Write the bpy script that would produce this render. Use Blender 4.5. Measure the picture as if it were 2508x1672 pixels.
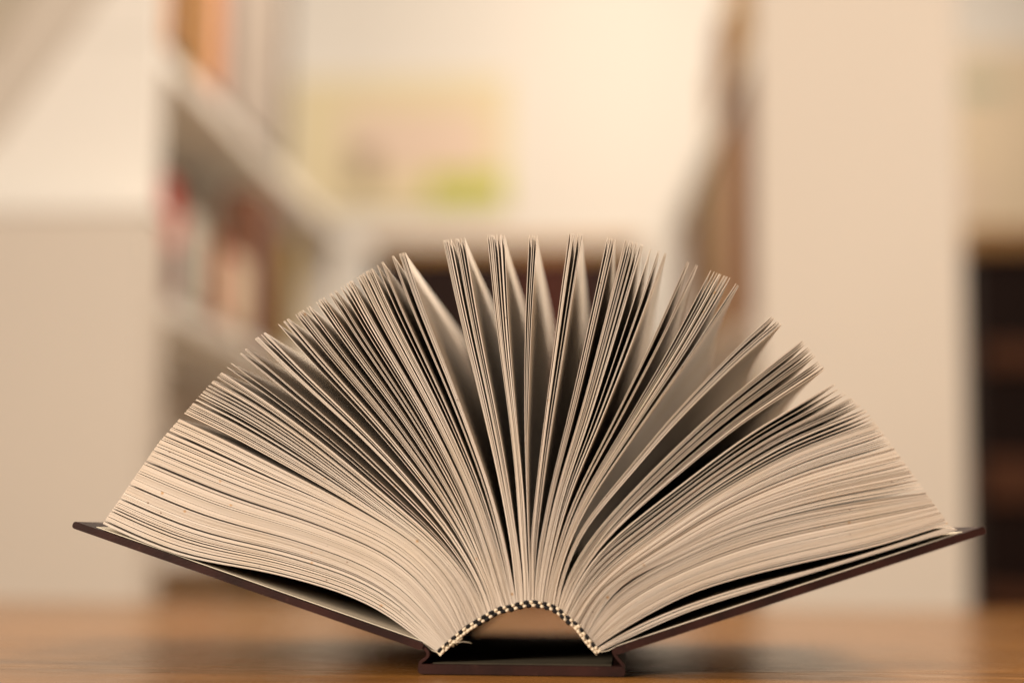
import bpy, math, random
import numpy as np
from mathutils import Matrix, Vector

for o in list(bpy.data.objects):
    bpy.data.objects.remove(o, do_unlink=True)
scene = bpy.context.scene
COL = scene.collection
random.seed(7)
RNG = np.random.default_rng(11)
R = math.radians

# ------------------------------------------------------------------ camera
W0, H0 = 2508.0, 1672.0            # size of the photograph the measurements were taken on
FPX = 4250.0                       # focal length in photograph pixels
LENS = 36.0 * FPX / W0
CAM = Vector((0.049, -0.77, 0.0605))
YAW, PITCH, ROLL = R(4.1), R(6.4), R(0.45)
CROT = Matrix.Rotation(YAW, 3, 'Z') @ Matrix.Rotation(math.pi / 2 + PITCH, 3, 'X') @ Matrix.Rotation(ROLL, 3, 'Z')
cam = bpy.data.cameras.new('camera')
cam.lens = LENS
cam.sensor_width = 36.0
cam.clip_start = 0.02
cam.clip_end = 60.0
cam.dof.use_dof = True
cam.dof.focus_distance = 0.781
cam.dof.aperture_fstop = 2.15
cam.dof.aperture_blades = 0
cam_ob = bpy.data.objects.new('camera', cam)
COL.objects.link(cam_ob)
cam_ob.matrix_world = Matrix.Translation(CAM) @ CROT.to_4x4()
scene.camera = cam_ob

# ------------------------------------------------------------------ world and lamps (an indoor room)
world = bpy.data.worlds.new('World')
scene.world = world
world.use_nodes = True
bg = world.node_tree.nodes['Background']
bg.inputs['Color'].default_value = (1.0, 0.86, 0.70, 1)
bg.inputs['Strength'].default_value = 0.09
WARM = (1.0, 0.855, 0.70)


def area(name, loc, target, size, power, color=WARM, size_y=None, spread=180):
    l = bpy.data.lights.new(name, 'AREA')
    l.energy = power
    l.color = color
    l.shape = 'RECTANGLE'
    l.size = size
    l.spread = R(spread)
    l.size_y = size_y or size
    o = bpy.data.objects.new(name, l)
    COL.objects.link(o)
    o.location = loc
    o.rotation_euler = (Vector(target) - Vector(loc)).to_track_quat('-Z', 'Y').to_euler()
    return o


area('front_window_light', (-1.0, -1.45, 0.75), (0.0, 0.0, 0.08), 0.6, 60)
area('table_ceiling_light', (1.05, 0.22, 1.30), (0.0, 0.12, 0.08), 0.55, 38)
area('aisle_ceiling_light', (0.05, 2.6, 2.3), (-0.15, 3.0, 0.2), 1.0, 58)
area('reading_room_ceiling_light', (0.1, 0.15, 2.6), (0.0, 1.7, 0.2), 1.2, 14)
area('left_bay_fill_light', (0.08, 1.85, 1.25), (-0.6, 2.1, 0.45), 0.4, 8)  # added unseen fill light that brightens the left bookcase shelves

scene.view_settings.view_transform = 'Standard'
scene.view_settings.look = 'None'
scene.view_settings.exposure = 0.0
scene.view_settings.gamma = 1.0
scene.render.engine = 'CYCLES'
scene.cycles.use_denoising = True
scene.cycles.max_bounces = 8
scene.cycles.diffuse_bounces = 2


# ------------------------------------------------------------------ helpers
def ray(px, py):
    d = Vector(((px - W0 / 2) / FPX, -(py - H0 / 2) / FPX, -1.0))
    return CROT @ d


def at(px, py, Y=0.0):
    """the point of the upright plane y = Y that the photograph shows at pixel (px, py)"""
    d = ray(px, py)
    t = (Y - CAM.y) / d.y
    p = CAM + d * t
    return p.x, p.z


def link(name, me, mat=None, parent=None):
    o = bpy.data.objects.new(name, me)
    COL.objects.link(o)
    if mat is not None and not me.materials:
        me.materials.append(mat)
    if parent is not None:
        o.parent = parent
    return o


def empty(name, loc=(0, 0, 0), rz=0.0):
    o = bpy.data.objects.new(name, None)
    o.empty_display_size = 0.05
    COL.objects.link(o)
    o.location = loc
    o.rotation_euler = (0, 0, rz)
    return o


def tag(o, label=None, cat=None, group=None, kind=None):
    if label: o['label'] = label
    if cat: o['category'] = cat
    if group: o['group'] = group
    if kind: o['kind'] = kind
    return o


def mesh_from(name, verts, faces, smooth=False):
    me = bpy.data.meshes.new(name)
    me.from_pydata([tuple(map(float, v)) for v in verts], [], faces)
    if smooth:
        me.polygons.foreach_set('use_smooth', [True] * len(me.polygons))
    me.update()
    return me


def box_geo(x0, x1, y0, y1, z0, z1):
    v = [(x0, y0, z0), (x1, y0, z0), (x1, y1, z0), (x0, y1, z0), (x0, y0, z1), (x1, y0, z1), (x1, y1, z1), (x0, y1, z1)]
    f = [(0, 3, 2, 1), (4, 5, 6, 7), (0, 1, 5, 4), (1, 2, 6, 5), (2, 3, 7, 6), (3, 0, 4, 7)]
    return v, f


def box(name, b, mat, parent=None, bevel=0.0):
    v, f = box_geo(*b)
    o = link(name, mesh_from(name, v, f), mat, parent)
    if bevel:
        m = o.modifiers.new('bevel', 'BEVEL')
        m.width = bevel
        m.segments = 2
    return o


def extrude_profile(name, pts, y0, y1, mat, parent=None, ny=1, smooth=True, warp=None):
    """closed XZ outline (counter-clockwise seen from the front) pulled along y"""
    n = len(pts)
    verts, faces = [], []
    for k in range(ny + 1):
        y = y0 + (y1 - y0) * k / ny
        for (x, z) in pts:
            verts.append((x, y, z))
    for k in range(ny):
        for i in range(n):
            j = (i + 1) % n
            a, b = k * n, (k + 1) * n
            faces.append((a + i, a + j, b + j, b + i))
    faces.append(tuple(range(n - 1, -1, -1)))
    faces.append(tuple(ny * n + i for i in range(n)))
    if warp:
        verts = [warp(*v) for v in verts]
    me = mesh_from(name, verts, faces)
    o = link(name, me, mat, parent)
    return o


def rounded_bar(p0, p1, th, side, r=0.42, seg=5):
    """outline of a bar whose one face runs p0 -> p1 and whose body lies on 'side' of it, ends rounded"""
    p0, p1 = np.array(p0), np.array(p1)
    d = (p1 - p0) / np.linalg.norm(p1 - p0)
    n = np.array((-d[1], d[0])) * side
    rr = th * r
    pts = []
    corners = [(p0, d, n), (p1, -d, n)]
    L = np.linalg.norm(p1 - p0)
    local = []
    for (cx, cy, a0) in ((rr, rr, 180), (L - rr, rr, 270), (L - rr, th - rr, 0), (rr, th - rr, 90)):
        for k in range(seg + 1):
            a = R(a0 + 90 * k / seg)
            local.append((cx + rr * math.cos(a), cy + rr * math.sin(a)))
    return [tuple(p0 + d * u + n * w) for (u, w) in local]


# ------------------------------------------------------------------ materials
def new_mat(name):
    m = bpy.data.materials.new(name)
    m.use_nodes = True
    nt = m.node_tree
    b = nt.nodes['Principled BSDF']
    return m, nt, b


def N(nt, typ, **kw):
    n = nt.nodes.new(typ)
    for k, v in kw.items():
        setattr(n, k, v)
    return n


def mixc(nt, fac, a, b, blend='MIX'):
    n = N(nt, 'ShaderNodeMix', data_type='RGBA', blend_type=blend)
    for s, v in ((0, fac), (6, a), (7, b)):
        if hasattr(v, 'is_output'):
            nt.links.new(v, n.inputs[s])
        else:
            n.inputs[s].default_value = v if s == 0 else (*v[:3], 1)
    return n.outputs[2]


def ramp(nt, src, stops):
    n = N(nt, 'ShaderNodeValToRGB')
    el = n.color_ramp.elements
    while len(el) < len(stops):
        el.new(0.5)
    for e, (p, c) in zip(el, stops):
        e.position = p
        e.color = (c, c, c, 1) if not isinstance(c, tuple) else (*c, 1)
    nt.links.new(src, n.inputs[0])
    return n.outputs[0]


def noise(nt, scale, detail=3, rough=0.55, vec=None, coord='Object', stretch=None):
    tc = N(nt, 'ShaderNodeTexCoord')
    v = tc.outputs[coord]
    if stretch:
        mp = N(nt, 'ShaderNodeMapping')
        mp.inputs['Scale'].default_value = stretch
        nt.links.new(v, mp.inputs['Vector'])
        v = mp.outputs[0]
    n = N(nt, 'ShaderNodeTexNoise')
    n.inputs['Scale'].default_value = scale
    n.inputs['Detail'].default_value = detail
    n.inputs['Roughness'].default_value = rough
    nt.links.new(v, n.inputs['Vector'])
    return n.outputs[0]


def bump(nt, b, height, strength, dist):
    n = N(nt, 'ShaderNodeBump')
    n.inputs['Strength'].default_value = strength
    n.inputs['Distance'].default_value = dist
    nt.links.new(height, n.inputs['Height'])
    nt.links.new(n.outputs[0], b.inputs['Normal'])


def plain(name, col, rough=0.6, var=0.08, scale=9.0, spec=0.3):
    m, nt, b = new_mat(name)
    f = noise(nt, scale, 4)
    lo = tuple(c * (1 - var) for c in col)
    hi = tuple(min(1, c * (1 + var)) for c in col)
    nt.links.new(mixc(nt, f, lo, hi), b.inputs['Base Color'])
    b.inputs['Roughness'].default_value = rough
    b.inputs['Specular IOR Level'].default_value = spec
    return m


def paper_material():
    m, nt, b = new_mat('aged_paper')
    at_ = N(nt, 'ShaderNodeAttribute', attribute_name='tone')
    base = mixc(nt, at_.outputs['Fac'], (0.54, 0.455, 0.37), (0.70, 0.63, 0.56))
    blot = ramp(nt, noise(nt, 22, 3), [(0.42, 0.0), (0.68, 1.0)])
    mult = N(nt, 'ShaderNodeMath', operation='MULTIPLY'); mult.inputs[1].default_value = 0.30
    nt.links.new(blot, mult.inputs[0])
    base = mixc(nt, mult.outputs[0], base, (0.60, 0.475, 0.33))
    # foxing specks, one small stain in a few of the cells
    tc = N(nt, 'ShaderNodeTexCoord')
    for scale, size, keep, col in ((190, 0.15, 0.95, (0.50, 0.27, 0.09)), (330, 0.17, 0.97, (0.20, 0.11, 0.06))):
        vo = N(nt, 'ShaderNodeTexVoronoi')
        vo.inputs['Scale'].default_value = scale
        nt.links.new(tc.outputs['Object'], vo.inputs['Vector'])
        d = ramp(nt, vo.outputs['Distance'], [(size * 0.55, 1.0), (size * 1.2, 0.0)])
        sep = N(nt, 'ShaderNodeSeparateColor')
        nt.links.new(vo.outputs['Color'], sep.inputs[0])
        k = N(nt, 'ShaderNodeMath', operation='GREATER_THAN'); k.inputs[1].default_value = keep
        nt.links.new(sep.outputs[0], k.inputs[0])
        mu = N(nt, 'ShaderNodeMath', operation='MULTIPLY')
        nt.links.new(d, mu.inputs[0]); nt.links.new(k.outputs[0], mu.inputs[1])
        m2 = N(nt, 'ShaderNodeMath', operation='MULTIPLY'); m2.inputs[1].default_value = 0.75
        nt.links.new(mu.outputs[0], m2.inputs[0])
        base = mixc(nt, m2.outputs[0], base, col)
    nt.links.new(base, b.inputs['Base Color'])
    b.inputs['Roughness'].default_value = 0.85
    b.inputs['Specular IOR Level'].default_value = 0.09
    bump(nt, b, noise(nt, 1800, 2), 0.25, 0.0002)
    tr = N(nt, 'ShaderNodeBsdfTranslucent')
    nt.links.new(base, tr.inputs['Color'])
    mx = N(nt, 'ShaderNodeMixShader')
    mx.inputs[0].default_value = 0.08
    nt.links.new(b.outputs[0], mx.inputs[1])
    nt.links.new(tr.outputs[0], mx.inputs[2])
    nt.links.new(mx.outputs[0], nt.nodes['Material Output'].inputs['Surface'])
    return m


def leather_material():
    m, nt, b = new_mat('maroon_leather')
    f = ramp(nt, noise(nt, 60, 5), [(0.35, 0.0), (0.75, 1.0)])
    base = mixc(nt, f, (0.017, 0.0066, 0.0052), (0.036, 0.0115, 0.0088))
    scuff = ramp(nt, noise(nt, 260, 6, 0.7, stretch=(1, 0.4, 1)), [(0.62, 0.0), (0.78, 1.0)])
    mu = N(nt, 'ShaderNodeMath', operation='MULTIPLY'); mu.inputs[1].default_value = 0.45
    nt.links.new(scuff, mu.inputs[0])
    base = mixc(nt, mu.outputs[0], base, (0.11, 0.05, 0.035))
    nt.links.new(base, b.inputs['Base Color'])
    b.inputs['Roughness'].default_value = 0.55
    b.inputs['Specular IOR Level'].default_value = 0.12
    bump(nt, b, noise(nt, 900, 4), 0.35, 0.0004)
    return m


def table_material():
    m, nt, b = new_mat('varnished_table_wood')
    g1 = noise(nt, 11, 8, 0.68, stretch=(0.4, 3.2, 3.2))
    g2 = noise(nt, 40, 6, 0.7, stretch=(0.45, 3.6, 3.6))
    base = mixc(nt, ramp(nt, g1, [(0.36, 0.0), (0.64, 1.0)]), (0.14, 0.056, 0.012), (0.33, 0.142, 0.030))
    pore = ramp(nt, g2, [(0.60, 0.0), (0.72, 1.0)])
    mu = N(nt, 'ShaderNodeMath', operation='MULTIPLY'); mu.inputs[1].default_value = 0.55
    nt.links.new(pore, mu.inputs[0])
    base = mixc(nt, mu.outputs[0], base, (0.10, 0.042, 0.014))
    nt.links.new(base, b.inputs['Base Color'])
    rr = ramp(nt, noise(nt, 30, 4, stretch=(1, 4, 4)), [(0.3, 0.18), (0.7, 0.30)])
    nt.links.new(rr, b.inputs['Roughness'])
    b.inputs['Specular IOR Level'].default_value = 0.45
    bump(nt, b, g2, 0.10, 0.0006)
    return m


M = {}
M['paper'] = paper_material()
M['leather'] = leather_material()
M['table'] = table_material()
M['endpaper'] = plain('cream_endpaper', (0.70, 0.62, 0.50), 0.85, 0.06, 30, 0.15)
M['lining'] = plain('grey_green_spine_lining', (0.055, 0.046, 0.032), 0.9, 0.25, 160, 0.1)
M['mull'] = plain('glued_mull_cloth', (0.20, 0.155, 0.10), 0.95, 0.3, 220, 0.1)
M['black_thread'] = plain('black_headband_thread', (0.012, 0.011, 0.012), 0.8, 0.2, 400, 0.2)
M['cream_thread'] = plain('cream_headband_thread', (0.70, 0.60, 0.46), 0.85, 0.1, 400, 0.15)
M['white_case'] = plain('white_lacquer', (0.75, 0.71, 0.655), 0.55, 0.03, 3)
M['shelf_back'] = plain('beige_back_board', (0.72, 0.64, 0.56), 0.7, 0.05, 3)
M['wall'] = plain('cream_wall_paint', (0.82, 0.78, 0.72), 0.8, 0.03, 1.5)
M['beige'] = plain('beige_panel_and_shade', (0.57, 0.505, 0.435), 0.6, 0.04, 2.5)
M['tan'] = plain('corner_shade_tan', (0.46, 0.40, 0.32), 0.6, 0.05, 2.5)  # darker tone of the shadow imitated in the upper left corner
M['dark_wood'] = plain('dark_brown_wood', (0.020, 0.010, 0.008), 0.6, 0.25, 6, 0.1)
M['maroon_wood'] = plain('reddish_brown_wood', (0.060, 0.018, 0.012), 0.6, 0.2, 6, 0.1)
M['oak'] = plain('amber_oak_top', (0.42, 0.22, 0.07), 0.45, 0.15, 8)
M['poster'] = plain('pale_yellow_poster', (0.79, 0.69, 0.46), 0.7, 0.06, 5)
M['poster_pink'] = plain('poster_pale_pink', (0.80, 0.64, 0.52), 0.7, 0.05, 5)
M['poster_green'] = plain('poster_lime_green', (0.55, 0.58, 0.12), 0.7, 0.1, 5)
M['poster_grey'] = plain('poster_grey_brown', (0.42, 0.33, 0.22), 0.7, 0.1, 5)
M['pale_green'] = plain('pale_grey_green_print', (0.55, 0.55, 0.42), 0.7, 0.05, 5)
M['notice'] = plain('warm_cream_notice', (0.82, 0.68, 0.50), 0.7, 0.04, 4)
M['rail_wood'] = plain('faded_brown_rail', (0.13, 0.055, 0.03), 0.6, 0.3, 8, 0.1)
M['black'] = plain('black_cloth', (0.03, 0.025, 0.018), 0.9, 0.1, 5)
M['page_block'] = plain('shelf_book_pages', (0.66, 0.58, 0.46), 0.9, 0.06, 60, 0.1)
BOOKC = {'red': (0.40, 0.014, 0.008), 'maroon': (0.10, 0.02, 0.022), 'scarlet': (0.34, 0.045, 0.022), 'green': (0.12, 0.17, 0.085),
         'white': (0.56, 0.52, 0.46), 'brown': (0.20, 0.09, 0.055), 'olive': (0.34, 0.23, 0.045), 'orange': (0.52, 0.21, 0.05),
         'tan': (0.46, 0.30, 0.15), 'dark brown': (0.075, 0.04, 0.028), 'pink': (0.60, 0.36, 0.30), 'teal': (0.05, 0.10, 0.085),
         'ochre': (0.42, 0.25, 0.08), 'grey': (0.32, 0.27, 0.23), 'cream': (0.66, 0.54, 0.40)}
BM = {k: plain(k.replace(' ', '_') + '_book_cloth', c, 0.55, 0.12, 40) for k, c in BOOKC.items()}

# ------------------------------------------------------------------ setting: table top and far wall
tb = box('table', (-1.1, 1.3, -0.62, 0.78, -0.035, 0.0), M['table'], None, 0.004)
tag(tb, 'varnished orange-brown wooden table top under the fanned book', 'table', kind='thing')

# ------------------------------------------------------------------ the fanned book
DEPTH = 0.245                       # head to tail, along y
book = empty('open_book', (0, 0, 0))
tag(book, 'thick hardback book with maroon covers standing on its spine, pages fanned wide open', 'book')

KEYS = [  # page edges traced on the head of the book: root first, fore-edge tip last
    [(1067, 1594), (1039, 1576), (998, 1543), (938, 1499), (857, 1459), (756, 1426), (635, 1396), (554, 1383), (433, 1357), (320, 1313), (252, 1281)],
    [(1140, 1531), (1125, 1495), (1100, 1450), (1065, 1403), (1019, 1359), (968, 1322), (914, 1295), (768, 1234), (623, 1181), (441, 1106), (388, 1084)],
    [(1180, 1507), (1158, 1455), (1118, 1396), (1043, 1320), (950, 1250), (841, 1166), (732, 1084), (623, 1012), (543, 968), (506, 949)],
    [(1224, 1486), (1205, 1450), (1158, 1374), (1090, 1282), (1002, 1186), (877, 1062), (732, 930), (626, 828)],
    [(1272, 1474), (1262, 1425), (1235, 1320), (1192, 1190), (1150, 1085), (1104, 975), (1047, 845), (999, 733), (960, 627)],
    [(1290, 1470), (1284, 1408), (1240, 1218), (1183, 998), (1126, 775), (1085, 588)],
    [(1304, 1469), (1301, 1420), (1277, 1190), (1250, 1000), (1225, 825), (1200, 574)],
    [(1310, 1469), (1308, 1430), (1295, 1170), (1290, 1020), (1293, 800), (1305, 575)],
    [(1317, 1470), (1318, 1420), (1324, 1310), (1345, 1040), (1379, 780), (1410, 571)],
    [(1332, 1473), (1339, 1408), (1376, 1221), (1436, 1020), (1487, 837), (1554, 590)],
    [(1348, 1477), (1359, 1418), (1430, 1238), (1567, 1028), (1678, 862), (1787, 680)],
    [(1365, 1484), (1383, 1401), (1430, 1292), (1546, 1150), (1655, 1022), (1806, 870), (1905, 786)],
    [(1382, 1498), (1410, 1418), (1478, 1306), (1581, 1185), (1742, 1032), (1869, 929), (1979, 845)],
    [(1392, 1507), (1430, 1425), (1500, 1335), (1662, 1201), (1823, 1080), (1950, 1003), (2050, 947)],
    [(1405, 1517), (1440, 1458), (1500, 1387), (1601, 1303), (1742, 1193), (1904, 1092), (2020, 1040), (2120, 1001)],
    [(1425, 1535), (1440, 1505), (1500, 1440), (1662, 1362), (1823, 1296), (2025, 1246), (2268, 1206)],
    [(1462, 1582), (1475, 1571), (1580, 1508), (1700, 1449), (1837, 1408), (1975, 1375), (2147, 1336), (2322, 1281)],
    [(1466, 1586), (1480, 1576), (1580, 1523), (1700, 1476), (1837, 1434), (2009, 1390), (2147, 1348), (2331, 1289)],
    [(1472, 1592), (1492, 1584), (1580, 1542), (1700, 1491), (1906, 1427), (2112, 1366), (2240, 1327), (2345, 1297)],
]
NK = 80


def resample(pts, n, smooth=10):
    p = np.array([at(*q) for q in pts])
    # Catmull-Rom, then evenly spaced
    ext = np.vstack([2 * p[0] - p[1], p, 2 * p[-1] - p[-2]])
    out = []
    for i in range(1, len(ext) - 2):
        a, b, c, d = ext[i - 1:i + 3]
        for t in np.linspace(0, 1, 24, endpoint=False):
            out.append(0.5 * ((2 * b) + (c - a) * t + (2 * a - 5 * b + 4 * c - d) * t * t + (3 * b - a - 3 * c + d) * t ** 3))
    out.append(p[-1])
    out = np.array(out)
    for _ in range(2):
        s = np.r_[0, np.cumsum(np.linalg.norm(np.diff(out, axis=0), axis=1))]
        u = np.linspace(0, s[-1], n)
        out = np.c_[np.interp(u, s, out[:, 0]), np.interp(u, s, out[:, 1])]
        for _ in range(smooth):
            out[1:-1] = 0.25 * out[:-2] + 0.5 * out[1:-1] + 0.25 * out[2:]
    return out


KC = np.array([resample(k, NK) for k in KEYS])                    # (keys, NK, 2)
tipL = np.r_[0, np.cumsum(np.linalg.norm(np.diff(KC[:, -1], axis=0), axis=1))]
QK = tipL / tipL[-1]
ARCH = [(1067, 1594), (1084, 1578.6), (1135, 1536), (1175, 1510.5), (1214, 1489), (1256, 1477.6), (1300, 1469), (1344, 1475.5),
        (1367, 1485), (1383, 1499), (1401, 1514), (1419, 1527.6), (1433, 1547), (1447.6, 1566), (1462.5, 1582), (1472, 1592)]
ARC = resample(ARCH, 240, 6)


def F(q, s):
    """q, s arrays of one shape -> points in the head plane"""
    q = np.clip(q, 0, 1)
    k = np.clip(np.searchsorted(QK, q) - 1, 0, len(QK) - 2)
    u = (q - QK[k]) / (QK[k + 1] - QK[k])
    f = np.clip(s, 0, 1) * (NK - 1)
    i = np.clip(f.astype(int), 0, NK - 2)
    w = (f - i)[..., None]
    u = u[..., None]
    a = KC[k, i] * (1 - w) + KC[k, i + 1] * w
    b = KC[k + 1, i] * (1 - w) + KC[k + 1, i + 1] * w
    return a * (1 - u) + b * u


ENV_PX = np.array([k[-1] for k in KEYS], float)


def q_of_tip(px, py):
    best = (1e9, 0)
    p = np.array((px, py), float)
    for i in range(len(ENV_PX) - 1):
        a, b = ENV_PX[i], ENV_PX[i + 1]
        t = np.clip(np.dot(p - a, b - a) / np.dot(b - a, b - a), 0, 1)
        d = np.linalg.norm(a + t * (b - a) - p)
        if d < best[0]:
            best = (d, QK[i] + t * (QK[i + 1] - QK[i]))
    return best[1]


CLUMPS = [  # fore-edge bundles: first tip, last tip, number of leaves, looseness
    ((252, 1281), (300, 1205), 42, 0.75), ((302, 1202), (354, 1140), 50, 0.6), ((356, 1136), (396, 1080), 44, 0.6), ((399, 1076), (440, 1028), 30, 0.9),
    ((452, 1012), (505, 950), 22, 0.7), ((510, 945), (568, 892), 16, 0.8), ((588, 866), (590, 864), 2, 0), ((600, 855), (602, 853), 2, 0),
    ((624, 829), (648, 812), 9, 0.5), ((678, 787), (700, 771), 6, 0.5), ((714, 755), (750, 738), 8, 0.6), ((764, 722), (782, 712), 5, 0.5),
    ((797, 704), (800, 702), 2, 0), ((809, 697), (812, 695), 2, 0), ((826, 689), (855, 676), 9, 0.5), ((868, 668), (922, 646), 15, 0.55),
    ((934, 641), (937, 640), 2, 0), ((960, 627), (992, 619), 9, 0.5),
    ((1085, 588), (1105, 588), 8, 0.3), ((1116, 590), (1139, 591), 7, 0.4), ((1193, 573), (1235, 579), 12, 0.4), ((1296, 577), (1315, 577), 4, 0.3),
    ((1394, 572), (1427, 572), 9, 0.4), ((1488, 580), (1508, 580), 6, 0.3), ((1531, 588), (1576, 595), 12, 0.5), ((1594, 604), (1596, 604), 1, 0),
    ((1614, 609), (1617, 610), 2, 0), ((1630, 614), (1634, 616), 3, 0), ((1686, 635), (1690, 637), 3, 0), ((1707, 643), (1711, 645), 3, 0),
    ((1742, 660), (1787, 681), 11, 0.3), ((1804, 693), (1812, 697), 3, 0.2), ((1890, 775), (1914, 795), 8, 0.3),
    ((1962, 838), (2037, 892), 19, 0.4), ((2046, 938), (2114, 985), 14, 0.4),
    ((2120, 1001), (2165, 1062), 20, 0.6), ((2167, 1064), (2225, 1143), 32, 0.5), ((2227, 1146), (2268, 1206), 28, 0.5), ((2270, 1208), (2322, 1281), 60, 0.55),
    ((2331, 1289), (2345, 1297), 9, 0.2),
]
tips, cl_of, loose = [], [], []
for c, (a, b, n, lo) in enumerate(CLUMPS):
    qa, qb = q_of_tip(*a), q_of_tip(*b)
    w = RNG.gamma(0.75 if lo > 0.45 else 1.6, 1.0, n + 1) + 0.22
    w = np.cumsum(w)
    f = (w[:-1] - w[0]) / max(w[-2] - w[0], 1e-9) if n > 1 else np.array([0.5])
    tips += list(qa + (qb - qa) * f)
    cl_of += [c] * n
tips = np.array(tips)
cl_of = np.array(cl_of)
NL = len(tips)

# the roots sit evenly along the arch of the sewn back; turned into the same fan coordinate
rootpts = KC[:, 0]
arcS = np.r_[0, np.cumsum(np.linalg.norm(np.diff(ARC, axis=0), axis=1))]
keyS = np.array([arcS[np.argmin(np.linalg.norm(ARC - r, axis=1))] for r in rootpts])
keyS = np.maximum.accumulate(keyS + np.arange(len(keyS)) * 1e-6)
fine = np.isin(cl_of, [0, 1, 2, 3, len(CLUMPS) - 2, len(CLUMPS) - 3, len(CLUMPS) - 4])
room = np.where(fine, 0.58, 1.0)
rc_ = np.cumsum(room)
leafS = 0.0002 + (rc_ - rc_[0]) / (rc_[-1] - rc_[0]) * (arcS[-1] - 0.0004)
qroot = np.interp(leafS, keyS, QK)
# halfway up the leaves gather in looser bundles of their own
def bundles(n, size, gap):
    w = np.ones(n)
    i = 0
    while i < n:
        i += max(2, int(RNG.normal(size, size * 0.45)))
        if i < n:
            w[i] += RNG.gamma(1.2, gap)
    w = np.cumsum(w)
    return (w - w[0]) / (w[-1] - w[0])


u = np.linspace(0, 1, NL)
b1 = bundles(NL, 8, 3.5)
jit = np.interp(b1, u, u) - u
mid_idx = np.clip((u + jit * 0.0), 0, 1)
tip_sm = np.convolve(np.pad(tips, 12, mode='edge'), np.ones(25) / 25, mode='valid')
qmid = 0.5 * qroot + 0.5 * tips
qm_sorted = np.interp(b1, u, 0.55 * qroot + 0.45 * tips)
qmid = 0.6 * qmid + 0.4 * qm_sorted
# keep leaves out of the two hollows next to the lowest bundle (between key 16 and key 17)
lowest = cl_of == len(CLUMPS) - 1
for arr in (qroot, qmid, tips):
    arr[lowest] = np.clip(arr[lowest], QK[17], 1.0)
    arr[~lowest] = np.clip(arr[~lowest], 0.0, QK[16])
nlow = int(lowest.sum())
for arr in (qroot, qmid):
    arr[lowest] = np.linspace(QK[17], 1.0, nlow)
    hi = (~lowest) & (arr > QK[15])
    m_ = int(hi.sum())
    lo0 = arr[hi].min()
    arr[hi] = lo0 + (QK[16] - lo0) * np.linspace(0, 1, m_)
# at the tail of the book the same leaves are gathered differently: the pages twist
b2 = bundles(NL, 9, 4.0)
far_even = np.interp(0.55 * b2 + 0.45 * u, u, tip_sm)
far = 0.88 * tips + 0.12 * far_even - 0.004 * np.clip((0.5 - tips) / 0.2, 0, 1) * np.clip(tips / 0.15, 0, 1)
far = far + 0.034 * np.clip((tips - QK[9]) / 0.08, 0, 1) * np.clip((QK[14] + 0.02 - tips) / 0.06, 0, 1)
far[lowest] = tips[lowest]
far[~lowest] = np.clip(far[~lowest], 0, QK[16])
edge = np.minimum(1, np.minimum(tips, QK[16] - np.minimum(tips, QK[16])) / 0.06)
far = tips + (far - tips) * edge
far = np.maximum.accumulate(far)

NS, NV = 26, 8
S = np.linspace(0, 1, NS) ** 1.15
V = np.linspace(0, 1, NV) ** 1.2
LEAF = 0.000166                     # room one leaf needs


def pav(y):
    """nearest non-decreasing sequence"""
    lv, wt, ln = [], [], []
    for v_ in y:
        lv.append(v_); wt.append(1.0); ln.append(1)
        while len(lv) > 1 and lv[-2] > lv[-1]:
            v2, w2, l2 = lv.pop(), wt.pop(), ln.pop()
            lv[-1] = (lv[-1] * wt[-1] + v2 * w2) / (wt[-1] + w2)
            wt[-1] += w2
            ln[-1] += l2
    return np.repeat(lv, ln)


def settle(qq, s):
    """push leaves apart along the cross-section at s until each has the room of one leaf"""
    out = qq.copy()
    for grp, qlo, qhi in ((~lowest, 0.0, QK[16]), (lowest, QK[17], 1.0)):
        g = np.linspace(qlo, qhi, 500)
        P = F(g, np.full_like(g, s))
        c = np.r_[0, np.cumsum(np.linalg.norm(np.diff(P, axis=0), axis=1))]
        i_ = np.cumsum(room[grp])
        i_ -= i_[0]
        m = min(LEAF, c[-1] / i_[-1] * 0.995)
        a_ = np.interp(qq[grp], g, c)
        b_ = np.clip(pav(a_ - i_ * m), 0, c[-1] - i_[-1] * m)
        out[grp] = np.interp(b_ + i_ * m, c, g)
    return out


bulk = np.clip((QK[2] - tips) / 0.06, 0, 1) + np.clip((tips - QK[14]) / 0.03, 0, 1)
qs = np.zeros((NL, NS, NV))
vb = V ** 2.6
for j, v in enumerate(V):
    t_ = tips * (1 - vb[j]) + far * vb[j]
    for k, s in enumerate(S):
        w_ = 1 - (1 - s) ** 5
        m_ = 0.55 * 4 * s * (1 - s) * (1 - s) ** 0.8
        q_ = (1 - w_) * qroot + w_ * t_
        m_ = m_ * np.clip(bulk, 0, 1)
        q_ = (1 - m_) * q_ + m_ * (0.35 * q_ + 0.65 * np.interp(b1, u, np.maximum.accumulate(q_)))
        qs[:, k, j] = settle(q_, s)
curl = np.clip(0.125 + 0.03 * np.sin(np.arange(NL) * 0.13 + 0.7) + 0.012 * np.sin(np.arange(NL) * 0.41), 0, 1) * np.clip((np.minimum(tips, 1 - tips) - 0.06) / 0.22, 0, 1)
PT = F(qs, S[None, :, None] * (1 - curl[:, None, None] * (V ** 0.85)[None, None, :]))            # (NL, NS, NV, 2)
tan = np.gradient(PT, axis=1)
tan /= np.linalg.norm(tan, axis=-1, keepdims=True) + 1e-12
nor = np.stack([tan[..., 1], -tan[..., 0]], axis=-1)               # towards higher q (clockwise)
gap = ((PT[1:] - PT[:-1]) * nor[:-1]).sum(-1)
print('leaves', NL, 'min gap mm', gap.min() * 1000, 'neg', int((gap < 0).sum()), 'arch mm', arcS[-1] * 1000)
gap = np.maximum(gap, 1e-6)
gA = np.concatenate([gap[:1], gap], 0)
gB = np.concatenate([gap, gap[-1:]], 0)
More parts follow.
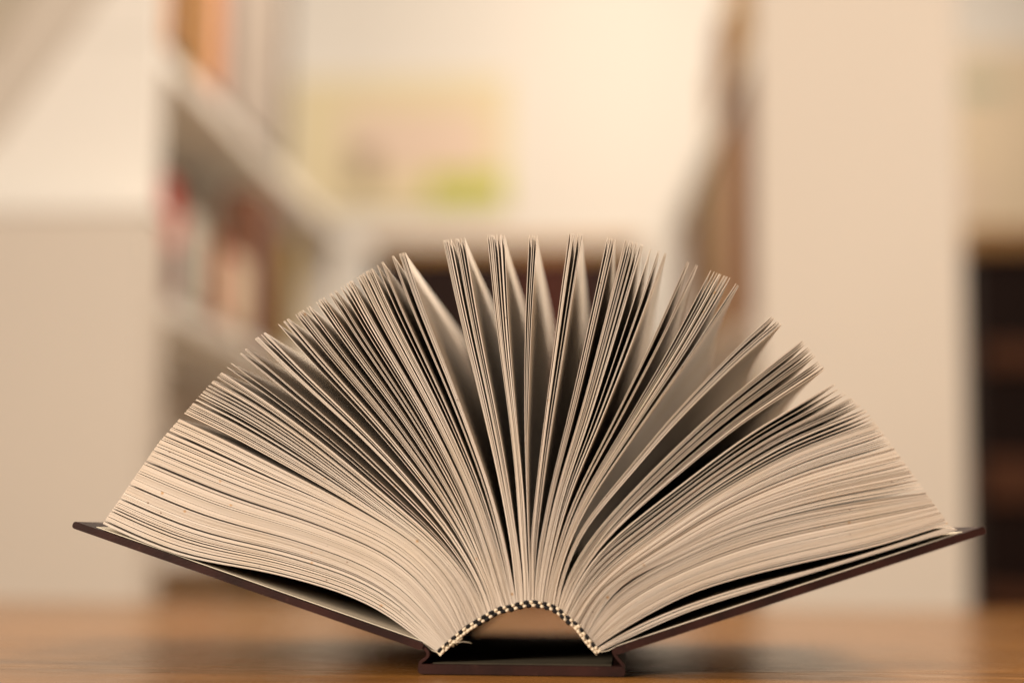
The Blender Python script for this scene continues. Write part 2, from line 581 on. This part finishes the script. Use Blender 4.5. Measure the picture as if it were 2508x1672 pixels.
th_max = (0.00018 + (0.00005 + 0.00024 * bulk[:, None]) * S[None, :])[:, :, None]
half_a = np.minimum(th_max / 2, gA * (0.47 + 0.02 * np.minimum(bulk, 1))[:, None, None])
half_b = np.minimum(th_max / 2, gB * (0.47 + 0.02 * np.minimum(bulk, 1))[:, None, None])
tone = np.clip(0.62 + RNG.normal(0, 0.14, NL) + 0.10 * np.sin(np.arange(NL) * 0.21 + 1), 0.0, 1.0)
yj = RNG.normal(0, 0.00022, NL)


def leaf_geo(i):
    y = (yj[i] + V * (DEPTH + yj[i]))
    A = PT[i] - nor[i] * half_a[i][..., None]
    B = PT[i] + nor[i] * half_b[i][..., None]
    verts, faces, sm = [], [], []

    def sheet(P, flip):
        o = len(verts)
        for a in range(NS):
            for j in range(NV):
                verts.append((P[a, j, 0], y[j], P[a, j, 1]))
        for a in range(NS - 1):
            for j in range(NV - 1):
                f = (o + a * NV + j, o + (a + 1) * NV + j, o + (a + 1) * NV + j + 1, o + a * NV + j + 1)
                faces.append(f[::-1] if flip else f)
                sm.append(True)
    sheet(A, False)
    sheet(B, True)

    def strip(P, Q, ys):
        o = len(verts)
        n = len(P)
        for k in range(n):
            verts.append((P[k, 0], ys[k], P[k, 1]))
            verts.append((Q[k, 0], ys[k], Q[k, 1]))
        for k in range(n - 1):
            faces.append((o + 2 * k, o + 2 * k + 1, o + 2 * k + 3, o + 2 * k + 2))
            sm.append(False)
    strip(A[:, 0], B[:, 0], [y[0]] * NS)          # head edge
    strip(B[:, -1], A[:, -1], [y[-1]] * NS)       # tail edge
    strip(A[-1], B[-1], y)                        # fore-edge
    return verts, faces, sm


def leaf_mesh(name, ids):
    verts, faces, sm, tn = [], [], [], []
    for i in ids:
        v, f, s_ = leaf_geo(i)
        o = len(verts)
        verts += v
        faces += [tuple(k + o for k in q) for q in f]
        sm += s_
        tn += [tone[i]] * len(v)
    me = bpy.data.meshes.new(name)
    me.from_pydata(verts, [], faces)
    me.polygons.foreach_set('use_smooth', sm)
    at_ = me.attributes.new('tone', 'FLOAT', 'POINT')
    at_.data.foreach_set('value', tn)
    me.update()
    return me


# the 300 leaves that stand out most are parts, the tightly packed rest is one part
packed = np.minimum(gA[:, :, 0].max(1), 9) + np.minimum(gB[:, :, 0].max(1), 9)
order = np.argsort(-packed)
single = set(order[:300].tolist())
rest = [i for i in range(NL) if i not in single]
for i in sorted(single):
    link('page', leaf_mesh('page', [i]), M['paper'], book)
if rest:
    o = link('packed_pages', leaf_mesh('packed_pages', rest), M['paper'], book)
    o['kind'] = 'stuff'

# sewn back under the leaves and the headband
def arch_offset(d):
    t = np.gradient(ARC, axis=0)
    t /= np.linalg.norm(t, axis=1, keepdims=True)
    n = np.stack([t[:, 1], -t[:, 0]], 1)          # to the inside of the arch (down)
    return ARC + n * d


PXM = 0.00018
a0, a1 = arch_offset(0.0001), arch_offset(0.0014)
extrude_profile('sewn_back', [tuple(p) for p in a1] + [tuple(p) for p in a0[::-1]], 0.0015, DEPTH, M['mull'], book)
hb_core = arch_offset(9 * PXM)
hb = empty('headband', (0, 0, 0)); hb.parent = book
c0, c1 = arch_offset(0.5 * PXM), arch_offset(16 * PXM)
extrude_profile('band', [tuple(p) for p in c1] + [tuple(p) for p in c0[::-1]], 0.0002, 0.0035, M['cream_thread'], hb)


def bead_mesh(name, mat):
    verts, faces = [], []
    nu, nv_ = 8, 6
    for a in range(nv_ + 1):
        ph = math.pi * a / nv_
        for b in range(nu):
            th = 2 * math.pi * b / nu
            verts.append((math.cos(ph), math.sin(ph) * math.cos(th), math.sin(ph) * math.sin(th)))
    for a in range(nv_):
        for b in range(nu):
            c = (b + 1) % nu
            faces.append((a * nu + b, a * nu + c, (a + 1) * nu + c, (a + 1) * nu + b))
    me = mesh_from(name, verts, faces, True)
    me.materials.append(mat)
    return me


BLK, CRM = bead_mesh('black_stitch', M['black_thread']), bead_mesh('cream_stitch', M['cream_thread'])
NB = 21
for row, (off, shift) in enumerate(((4.2, 0.0), (12.6, 0.32))):
    line = arch_offset(off * PXM)
    sL = np.r_[0, np.cumsum(np.linalg.norm(np.diff(line, axis=0), axis=1))]
    for k in range(2 * NB):
        s_ = (k + 0.9 + shift * 2 * (1 if k else 0.4)) / (2 * NB + 1.0)
        if s_ > 0.995: continue
        blk = k % 2 == 0
        if row == 1 and blk and (k < 9 or k > 33) :
            blk = False
        s_ += random.uniform(-0.0025, 0.0025)
        d = s_ * sL[-1]
        x = np.interp(d, sL, line[:, 0]); z = np.interp(d, sL, line[:, 1])
        x2 = np.interp(min(d + 5e-4, sL[-1]), sL, line[:, 0]); z2 = np.interp(min(d + 5e-4, sL[-1]), sL, line[:, 1])
        x1 = np.interp(d - 5e-4, sL, line[:, 0]); z1 = np.interp(d - 5e-4, sL, line[:, 1])
        o = link('stitch', BLK if blk else CRM, None, hb)
        o.location = (x, 0.0002 if blk else 0.0001, z)
        o.rotation_euler = (0, -math.atan2(z2 - z1, x2 - x1) + random.uniform(-0.2, 0.2), 0)
        w_ = (7.6 if blk else 5.4) * PXM * random.uniform(0.9, 1.12)
        o.scale = (w_, 0.0011 if blk else 0.0009, (5.6 if blk else 4.2) * PXM * random.uniform(0.82, 1.12))

def thread(pts, r):
    p = [Vector((*[at(*q[:2])[0]], q[2], at(*q[:2])[1])) for q in pts]
    verts, faces = [], []
    for i_, c in enumerate(p):
        for k_ in range(5):
            a_ = 2 * math.pi * k_ / 5
            verts.append((c.x + r * math.cos(a_) * 0.7, c.y + r * math.cos(a_) * 0.7, c.z + r * math.sin(a_)))
    for i_ in range(len(p) - 1):
        for k_ in range(5):
            n_ = (k_ + 1) % 5
            faces.append((i_ * 5 + k_, i_ * 5 + n_, (i_ + 1) * 5 + n_, (i_ + 1) * 5 + k_))
    link('loose_thread', mesh_from('loose_thread', verts, faces, True), M['cream_thread'], hb)


thread([(1106, 1572, 0.0), (1116, 1573, -0.001), (1126, 1568, -0.002), (1133, 1560, -0.002), (1131, 1552, -0.001)], 0.00016)
thread([(1110, 1566, 0.0), (1122, 1572, -0.002), (1136, 1569, -0.003), (1150, 1571, -0.003), (1156, 1574, -0.002)], 0.00010)
CR = bead_mesh('glue_crumb', M['mull'])
for k in range(9):
    o = link('glue_crumb', CR, None, hb)
    cx_, cz_ = at(1078 + k * 6.5 + random.uniform(-4, 4), 1592 - k * 3.6 + random.uniform(-2, 5))
    o.location = (cx_, random.uniform(-0.0006, 0.002), cz_)
    o.rotation_euler = (random.random() * 3, random.random() * 3, random.random() * 3)
    o.scale = [random.uniform(0.0004, 0.0011) for _ in range(3)]

# covers: board in leather, pastedown inside
YF, YB = -0.0035, DEPTH + 0.0035


def cover(p_tip, p_hinge, th_px, side, past):
    c = empty('cover', (0, 0, 0)); c.parent = book
    a, b = at(*p_tip), at(*p_hinge)
    prof = rounded_bar(a, b, th_px * PXM, side)
    if side > 0:
        pass
    extrude_profile('board', prof, YF, YB, M['leather'], c, ny=2)
    a_, b_ = np.array(a), np.array(b)
    d = (b_ - a_) / np.linalg.norm(b_ - a_)
    n = np.array((-d[1], d[0])) * -side
    L = np.linalg.norm(b_ - a_)
    p = [a_ + d * 0.009, a_ + d * (L - 0.001)]
    q = [p[1] + n * 0.00035, p[0] + n * 0.00035]
    p = [p[0] + n * 2e-5, p[1] + n * 2e-5]
    extrude_profile('pastedown', [tuple(v) for v in p + q], YF + 0.006, YB - 0.006, M['endpaper'], c)
    return c


cover((187, 1275), (1041, 1574), 18, -1, None)
cover((2408, 1287), (1503, 1584), 19, 1, None)

# spine board lying on the table, joints either side
sxl, _ = at(1026, 1630)
sxr, _ = at(1531, 1638)
sp = rounded_bar((sxl, 0.0046), (sxr, 0.0046), 0.0042, -1, 0.38)
extrude_profile('spine_board', sp, YF, YB, M['leather'], book, ny=2)
box('spine_lining', (sxl + 0.006, sxr - 0.006, YF + 0.004, YB - 0.004, 0.00465, 0.0051), M['lining'], book)


def joint(pts, th):
    p = np.array([at(*q) for q in pts])
    p[:, 1] = np.maximum(p[:, 1], 0.0012)
    ext = np.vstack([2 * p[0] - p[1], p, 2 * p[-1] - p[-2]])
    out = []
    for i in range(1, len(ext) - 2):
        a, b, c, d = ext[i - 1:i + 3]
        for t in np.linspace(0, 1, 6, endpoint=False):
            out.append(0.5 * ((2 * b) + (c - a) * t + (2 * a - 5 * b + 4 * c - d) * t * t + (3 * b - a - 3 * c + d) * t ** 3))
    out.append(p[-1])
    p = np.array(out)
    t = np.gradient(p, axis=0); t /= np.linalg.norm(t, axis=1, keepdims=True)
    n = np.stack([-t[:, 1], t[:, 0]], 1) * th / 2
    extrude_profile('joint', [tuple(q) for q in p - n] + [tuple(q) for q in (p + n)[::-1]], YF + 0.0008, YB - 0.0008, M['leather'], book)


joint([(1030, 1582), (1043, 1588), (1050, 1600), (1043, 1611), (1033, 1618), (1029, 1630)], 0.0013)
joint([(1512, 1584), (1503, 1592), (1507, 1603), (1519, 1618), (1529, 1630)], 0.0013)
# endpaper leaves running from the text block to the boards
def flyleaf(pts):
    p = np.array([at(*q) for q in pts])
    top = [tuple(q + (0, 0.00012)) for q in p]
    extrude_profile('endpaper', [tuple(q - (0, 0.00012)) for q in p] + top[::-1], 0.0004, DEPTH, M['endpaper'], book)


flyleaf([(1035, 1571), (1048, 1584), (1058, 1592), (1069, 1596), (1080, 1594)])
flyleaf([(1463, 1594), (1475, 1595), (1490, 1592), (1510, 1581), (1560, 1564)])

# ------------------------------------------------------------------ the library behind
def px_box(name, px0, px1, py0, py1, Y, dY, mat, parent=None, bevel=0.0):
    x0, z1 = at(px0, py0, Y)
    x1, z0 = at(px1, py1, Y)
    return box(name, (x0, x1, Y, Y + dY, z0, z1), mat, parent, bevel)


WALL_Y = 4.25
w = box('wall', (-3.2, 2.6, WALL_Y, WALL_Y + 0.1, -0.75, 2.6), M['wall'])
tag(w, 'cream painted wall far behind the book', 'wall')
fl = box('floor', (-3.2, 2.6, -1.8, WALL_Y, -0.78, -0.75), M['oak'])
tag(fl, kind='structure')


def bookcase(x_face, y0, length, depth, shelves, zbot, ztop, side, label, rz=0.0, end_mat='white_case', far_top=None, far_mat='white_case'):
    """open face at local x = 0 looking to +x (side = 1) or -x (side = -1), running from y = 0 to length"""
    e = empty('bookcase', (x_face, y0, 0), rz)
    tag(e, label, 'bookcase')
    def xb(a, b):
        return (min(-side * a, -side * b), max(-side * a, -side * b))
    a, b = xb(0, depth)
    box('side_panel', (a, b, 0, 0.02, zbot, ztop), M[end_mat], e, 0.002)
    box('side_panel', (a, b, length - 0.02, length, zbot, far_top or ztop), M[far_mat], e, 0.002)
    bd = min(depth, 0.21)
    a, b = xb(bd - 0.012, bd - 0.002)
    box('back_panel', (a, b, 0.0205, length - 0.0205, zbot, far_top or ztop), M['shelf_back'], e)
    a, b = xb(0.003, bd - 0.0125)
    for z in shelves:
        box('shelf', (a, b, 0.0205, length - 0.0205, z - 0.03, z), M['white_case'], e, 0.002)
    return e


def shelf_book(parent_mat, x_out, y0, t, z, h, dpt, side, mat, label, lean=0.0, cat='book', group=None):
    """upright book: spine towards the aisle, thickness t along y"""
    e = empty('book', (0, 0, 0))
    v, f = [], []
    th = min(0.003, t * 0.15)
    for bx in ((0, dpt, 0, th, 0, h), (0, dpt, t - th, t, 0, h), (-0.002, 0.0, 0, t, 0, h)):
        bv, bf = box_geo(*bx)
        o = len(v)
        v += [((-side * p[0]), p[1], p[2]) for p in bv]
        f += [tuple(i + o for i in (q if side < 0 else q[::-1])) for q in bf]
    me = mesh_from('cover', v, f)
    link('cover', me, BM[mat], e)
    a, b = sorted((-side * 0.0005, -side * (dpt - 0.004)))
    box('pages', (a, b, th + 0.0002, t - th - 0.0002, 0.003, h - 0.003), M['page_block'], e)
    e.matrix_world = parent_mat @ Matrix.Translation((-side * x_out, y0, z)) @ Matrix.Rotation(lean, 4, 'X')
    tag(e, label, cat, group)
    return e


# left bookcase
LX, LY = at(375, 700, 1.5)[0], 1.5
lc = bookcase(LX, LY, 1.52, 0.33, [0.732, 0.39, 0.045], -0.75, 0.734, 1, 'long white bookcase on the left of the aisle, running back to the wall')
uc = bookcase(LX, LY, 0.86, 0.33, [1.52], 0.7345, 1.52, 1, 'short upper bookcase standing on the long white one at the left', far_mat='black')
LM = Matrix.Translation((LX, LY, 0))
GL = 'books on the left bookcase'
def row(M4, z, side, case, items, inset=-0.004, group=None):
    for (y0, t, h, mat, lab, lean) in items:
        shelf_book(M4, inset + random.uniform(0, 0.006), y0, t, z + 0.0005, h, 0.06 if h > 0.2 and z < 0.5 else 0.14, side, mat, lab, lean, group=group)


row(LM, 0.7345, 1, 'left', [
    (0.03, 0.05, 0.30, 'orange', 'orange book nearest the camera on the top shelf of the left bookcase', 0),
    (0.085, 0.07, 0.30, 'dark brown', 'dark brown book beside the orange one on the left top shelf', 0),
    (0.16, 0.05, 0.26, 'olive', 'olive book after the dark brown one on the left top shelf', 0),
    (0.215, 0.07, 0.28, 'orange', 'second orange book on the top shelf of the left bookcase', 0),
    (0.29, 0.05, 0.24, 'pink', 'dull pink book after the second orange one on the left top shelf', 0),
    (0.40, 0.38, 0.62, 'grey', 'wide grey-beige box file on the top shelf of the left bookcase', 0),
], group=GL)
row(LM, 0.39, 1, 'left', [
    (0.035, 0.055, 0.158, 'red', 'bright red book nearest the camera on the left middle shelf', 0),
    (0.093, 0.035, 0.135, 'scarlet', 'scarlet book right behind the bright red one on the left middle shelf', 0),
    (0.14, 0.10, 0.13, 'white', 'wide white book on the left middle shelf between scarlet and green books', 0),
    (0.255, 0.05, 0.118, 'green', 'short grey-green book on the left middle shelf', 0),
    (0.31, 0.08, 0.122, 'scarlet', 'short scarlet book next to the grey-green one on the left shelf', 0),
    (0.41, 0.13, 0.115, 'cream', 'low cream book beyond the short scarlet one on the left shelf', 0),
    (0.62, 0.09, 0.26, 'brown', 'tall brown book further along the left middle shelf', 0),
    (0.72, 0.12, 0.25, 'dark brown', 'tall dark brown book on the left middle shelf beside the olive one', 0),
    (0.86, 0.11, 0.22, 'olive', 'olive-yellow book last on the left middle shelf', 0),
], group=GL)
# a small maroon book leans in front of the red one
shelf_book(LM, -0.020, 0.038, 0.035, 0.3905, 0.062, 0.012, 1, 'maroon', 'small dark maroon booklet in front of the bright red book', 0, group=GL)
row(LM, 0.045, 1, 'left', [
    (0.035, 0.06, 0.14, 'dark brown', 'dark brown book nearest the camera on the left bottom shelf', 0),
    (0.30, 0.10, 0.07, 'pink', 'low dull pink book on the left bottom shelf', 0),
    (0.42, 0.14, 0.075, 'white', 'low white book on the left bottom shelf', 0),
    (0.60, 0.12, 0.07, 'tan', 'low tan book on the left bottom shelf', 0),
], group=GL)

# low cabinet, its beige standing for dimmer light; added boards imitate a corner shadow
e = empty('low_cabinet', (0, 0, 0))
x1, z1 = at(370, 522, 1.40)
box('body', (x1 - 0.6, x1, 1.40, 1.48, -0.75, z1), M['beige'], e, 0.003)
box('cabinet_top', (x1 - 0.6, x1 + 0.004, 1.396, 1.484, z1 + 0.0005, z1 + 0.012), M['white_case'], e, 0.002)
tag(e, 'low cabinet, beige to imitate dimmer light, at the left edge in front of the white bookcase end', 'cabinet')
sl = empty('corner_shade_panel', (0, 0, 0))
for nm, mt, y_, sh in (('board', 'beige', 1.488, 0), ('deep_shade_board', 'tan', 1.478, 190)):  # second, darker board deepens the imitated shadow towards the corner
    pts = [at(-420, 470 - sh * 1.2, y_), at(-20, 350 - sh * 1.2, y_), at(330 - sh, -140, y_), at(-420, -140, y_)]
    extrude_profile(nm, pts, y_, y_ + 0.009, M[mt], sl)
tag(sl, 'added beige and tan boards imitating a soft shadow across the upper left corner', 'panel')

# right bookcase, turned a little, with its beige end panel to the camera
RX, RY = at(1853, 700, 1.5)[0], 1.5
RZ = R(3.2)
rc = bookcase(RX, RY, 1.5, 0.27, [0.7402, 0.36, 0.03], -0.75, 1.5, -1, 'beige-ended bookcase on the right of the aisle', RZ, 'beige', 0.7102)
RM = Matrix.Translation((RX, RY, 0)) @ Matrix.Rotation(RZ, 4, 'Z')
GR = 'books on the right bookcase'
tops = [('ochre', 'ochre'), ('brown', 'brown'), ('tan', 'tan'), ('cream', 'cream'), ('grey', 'grey')]
plan = {0.7405: ('topmost', [('ochre', .10, .27), ('tan', .12, .25), ('ochre', .12, .20), ('brown', .14, .15), ('tan', .16, .12)]),
        0.36: ('upper', [('ochre', .07, .32), ('brown', .05, .33), ('tan', .08, .31), ('pink', .07, .33), ('ochre', .10, .32), ('brown', .09, .31), ('grey', .10, .33), ('tan', .10, .32), ('dark brown', .12, .32), ('brown', .14, .3)]),
        0.03: ('lower', [('teal', .07, .24), ('maroon', .08, .22), ('ochre', .10, .27), ('tan', .08, .26), ('brown', .10, .25), ('ochre', .12, .27), ('brown', .2, .26)])}
ORD = ['first', 'second', 'third', 'fourth', 'fifth', 'sixth', 'seventh', 'eighth', 'ninth', 'tenth']
for z, (nm, items) in plan.items():
    y = 0.022
    for k, (mat, t, h) in enumerate(items):
        shelf_book(RM, 0.001 + random.uniform(0, 0.012), y, t, z + 0.0005, h, 0.16, -1, mat,
                   f'{mat} book, {ORD[k]} from the near end of the right {nm} shelf', 0, group=GR)
        y += t + random.uniform(0.004, 0.03)

# poster on the far wall
PY = WALL_Y - 0.012
e = empty('poster', (0, 0, 0))
px_box('sheet', 715, 1242, 195, 512, PY, 0.008, M['poster'], e)
px_box('pink_field', 850, 1190, 270, 420, PY - 0.003, 0.002, M['poster_pink'], e)
px_box('green_patch', 1050, 1238, 424, 498, PY - 0.004, 0.003, M['poster_green'], e)
px_box('grey_patch', 860, 925, 365, 455, PY - 0.004, 0.003, M['poster_grey'], e)
tag(e, 'pale yellow poster with a lime green patch on the far wall', 'poster')
# dark low cabinet in the middle
e = empty('dark_cabinet', (0, 0, 0))
CY = 3.75
px_box('body', 915, 1560, 618, 1500, CY, 0.35, M['dark_wood'], e, 0.004)
px_box('cabinet_top', 902, 1572, 590, 616, CY - 0.012, 0.37, M['oak'], e, 0.004)
px_box('door', 930, 1262, 630, 1490, CY - 0.014, 0.0135, M['dark_wood'], e, 0.003)
px_box('door', 1266, 1420, 630, 1490, CY - 0.014, 0.0135, M['maroon_wood'], e, 0.003)
tag(e, 'dark brown low cabinet with an amber wooden top behind the pages', 'cabinet')
# dark bookcase at the right edge
e = empty('dark_bookcase', (0, 0, 0))
DY = 2.3
px_box('body', 2384, 3000, 612, 2300, DY, 0.3, M['dark_wood'], e, 0.004)
px_box('case_top', 2372, 3010, 556, 610, DY - 0.02, 0.33, M['oak'], e, 0.004)
for (a, b) in ((840, 900), (1120, 1230), (1440, 1500)):
    px_box('rail', 2410, 2990, a, b, DY - 0.016, 0.0155, M['rail_wood'], e, 0.002)
tag(e, 'dark wooden case with an amber top at the right edge', 'cabinet')
# pale notice beyond it
e = empty('notice', (0, 0, 0))
px_box('sheet', 2330, 2700, 120, 560, PY, 0.008, M['notice'], e)
px_box('stripe', 2335, 2470, 190, 235, PY - 0.003, 0.002, M['pale_green'], e)
px_box('brown_patch', 2350, 2410, 440, 500, PY - 0.003, 0.002, M['poster_pink'], e)
tag(e, 'pale notice with a grey-green stripe on the wall at the upper right', 'notice')
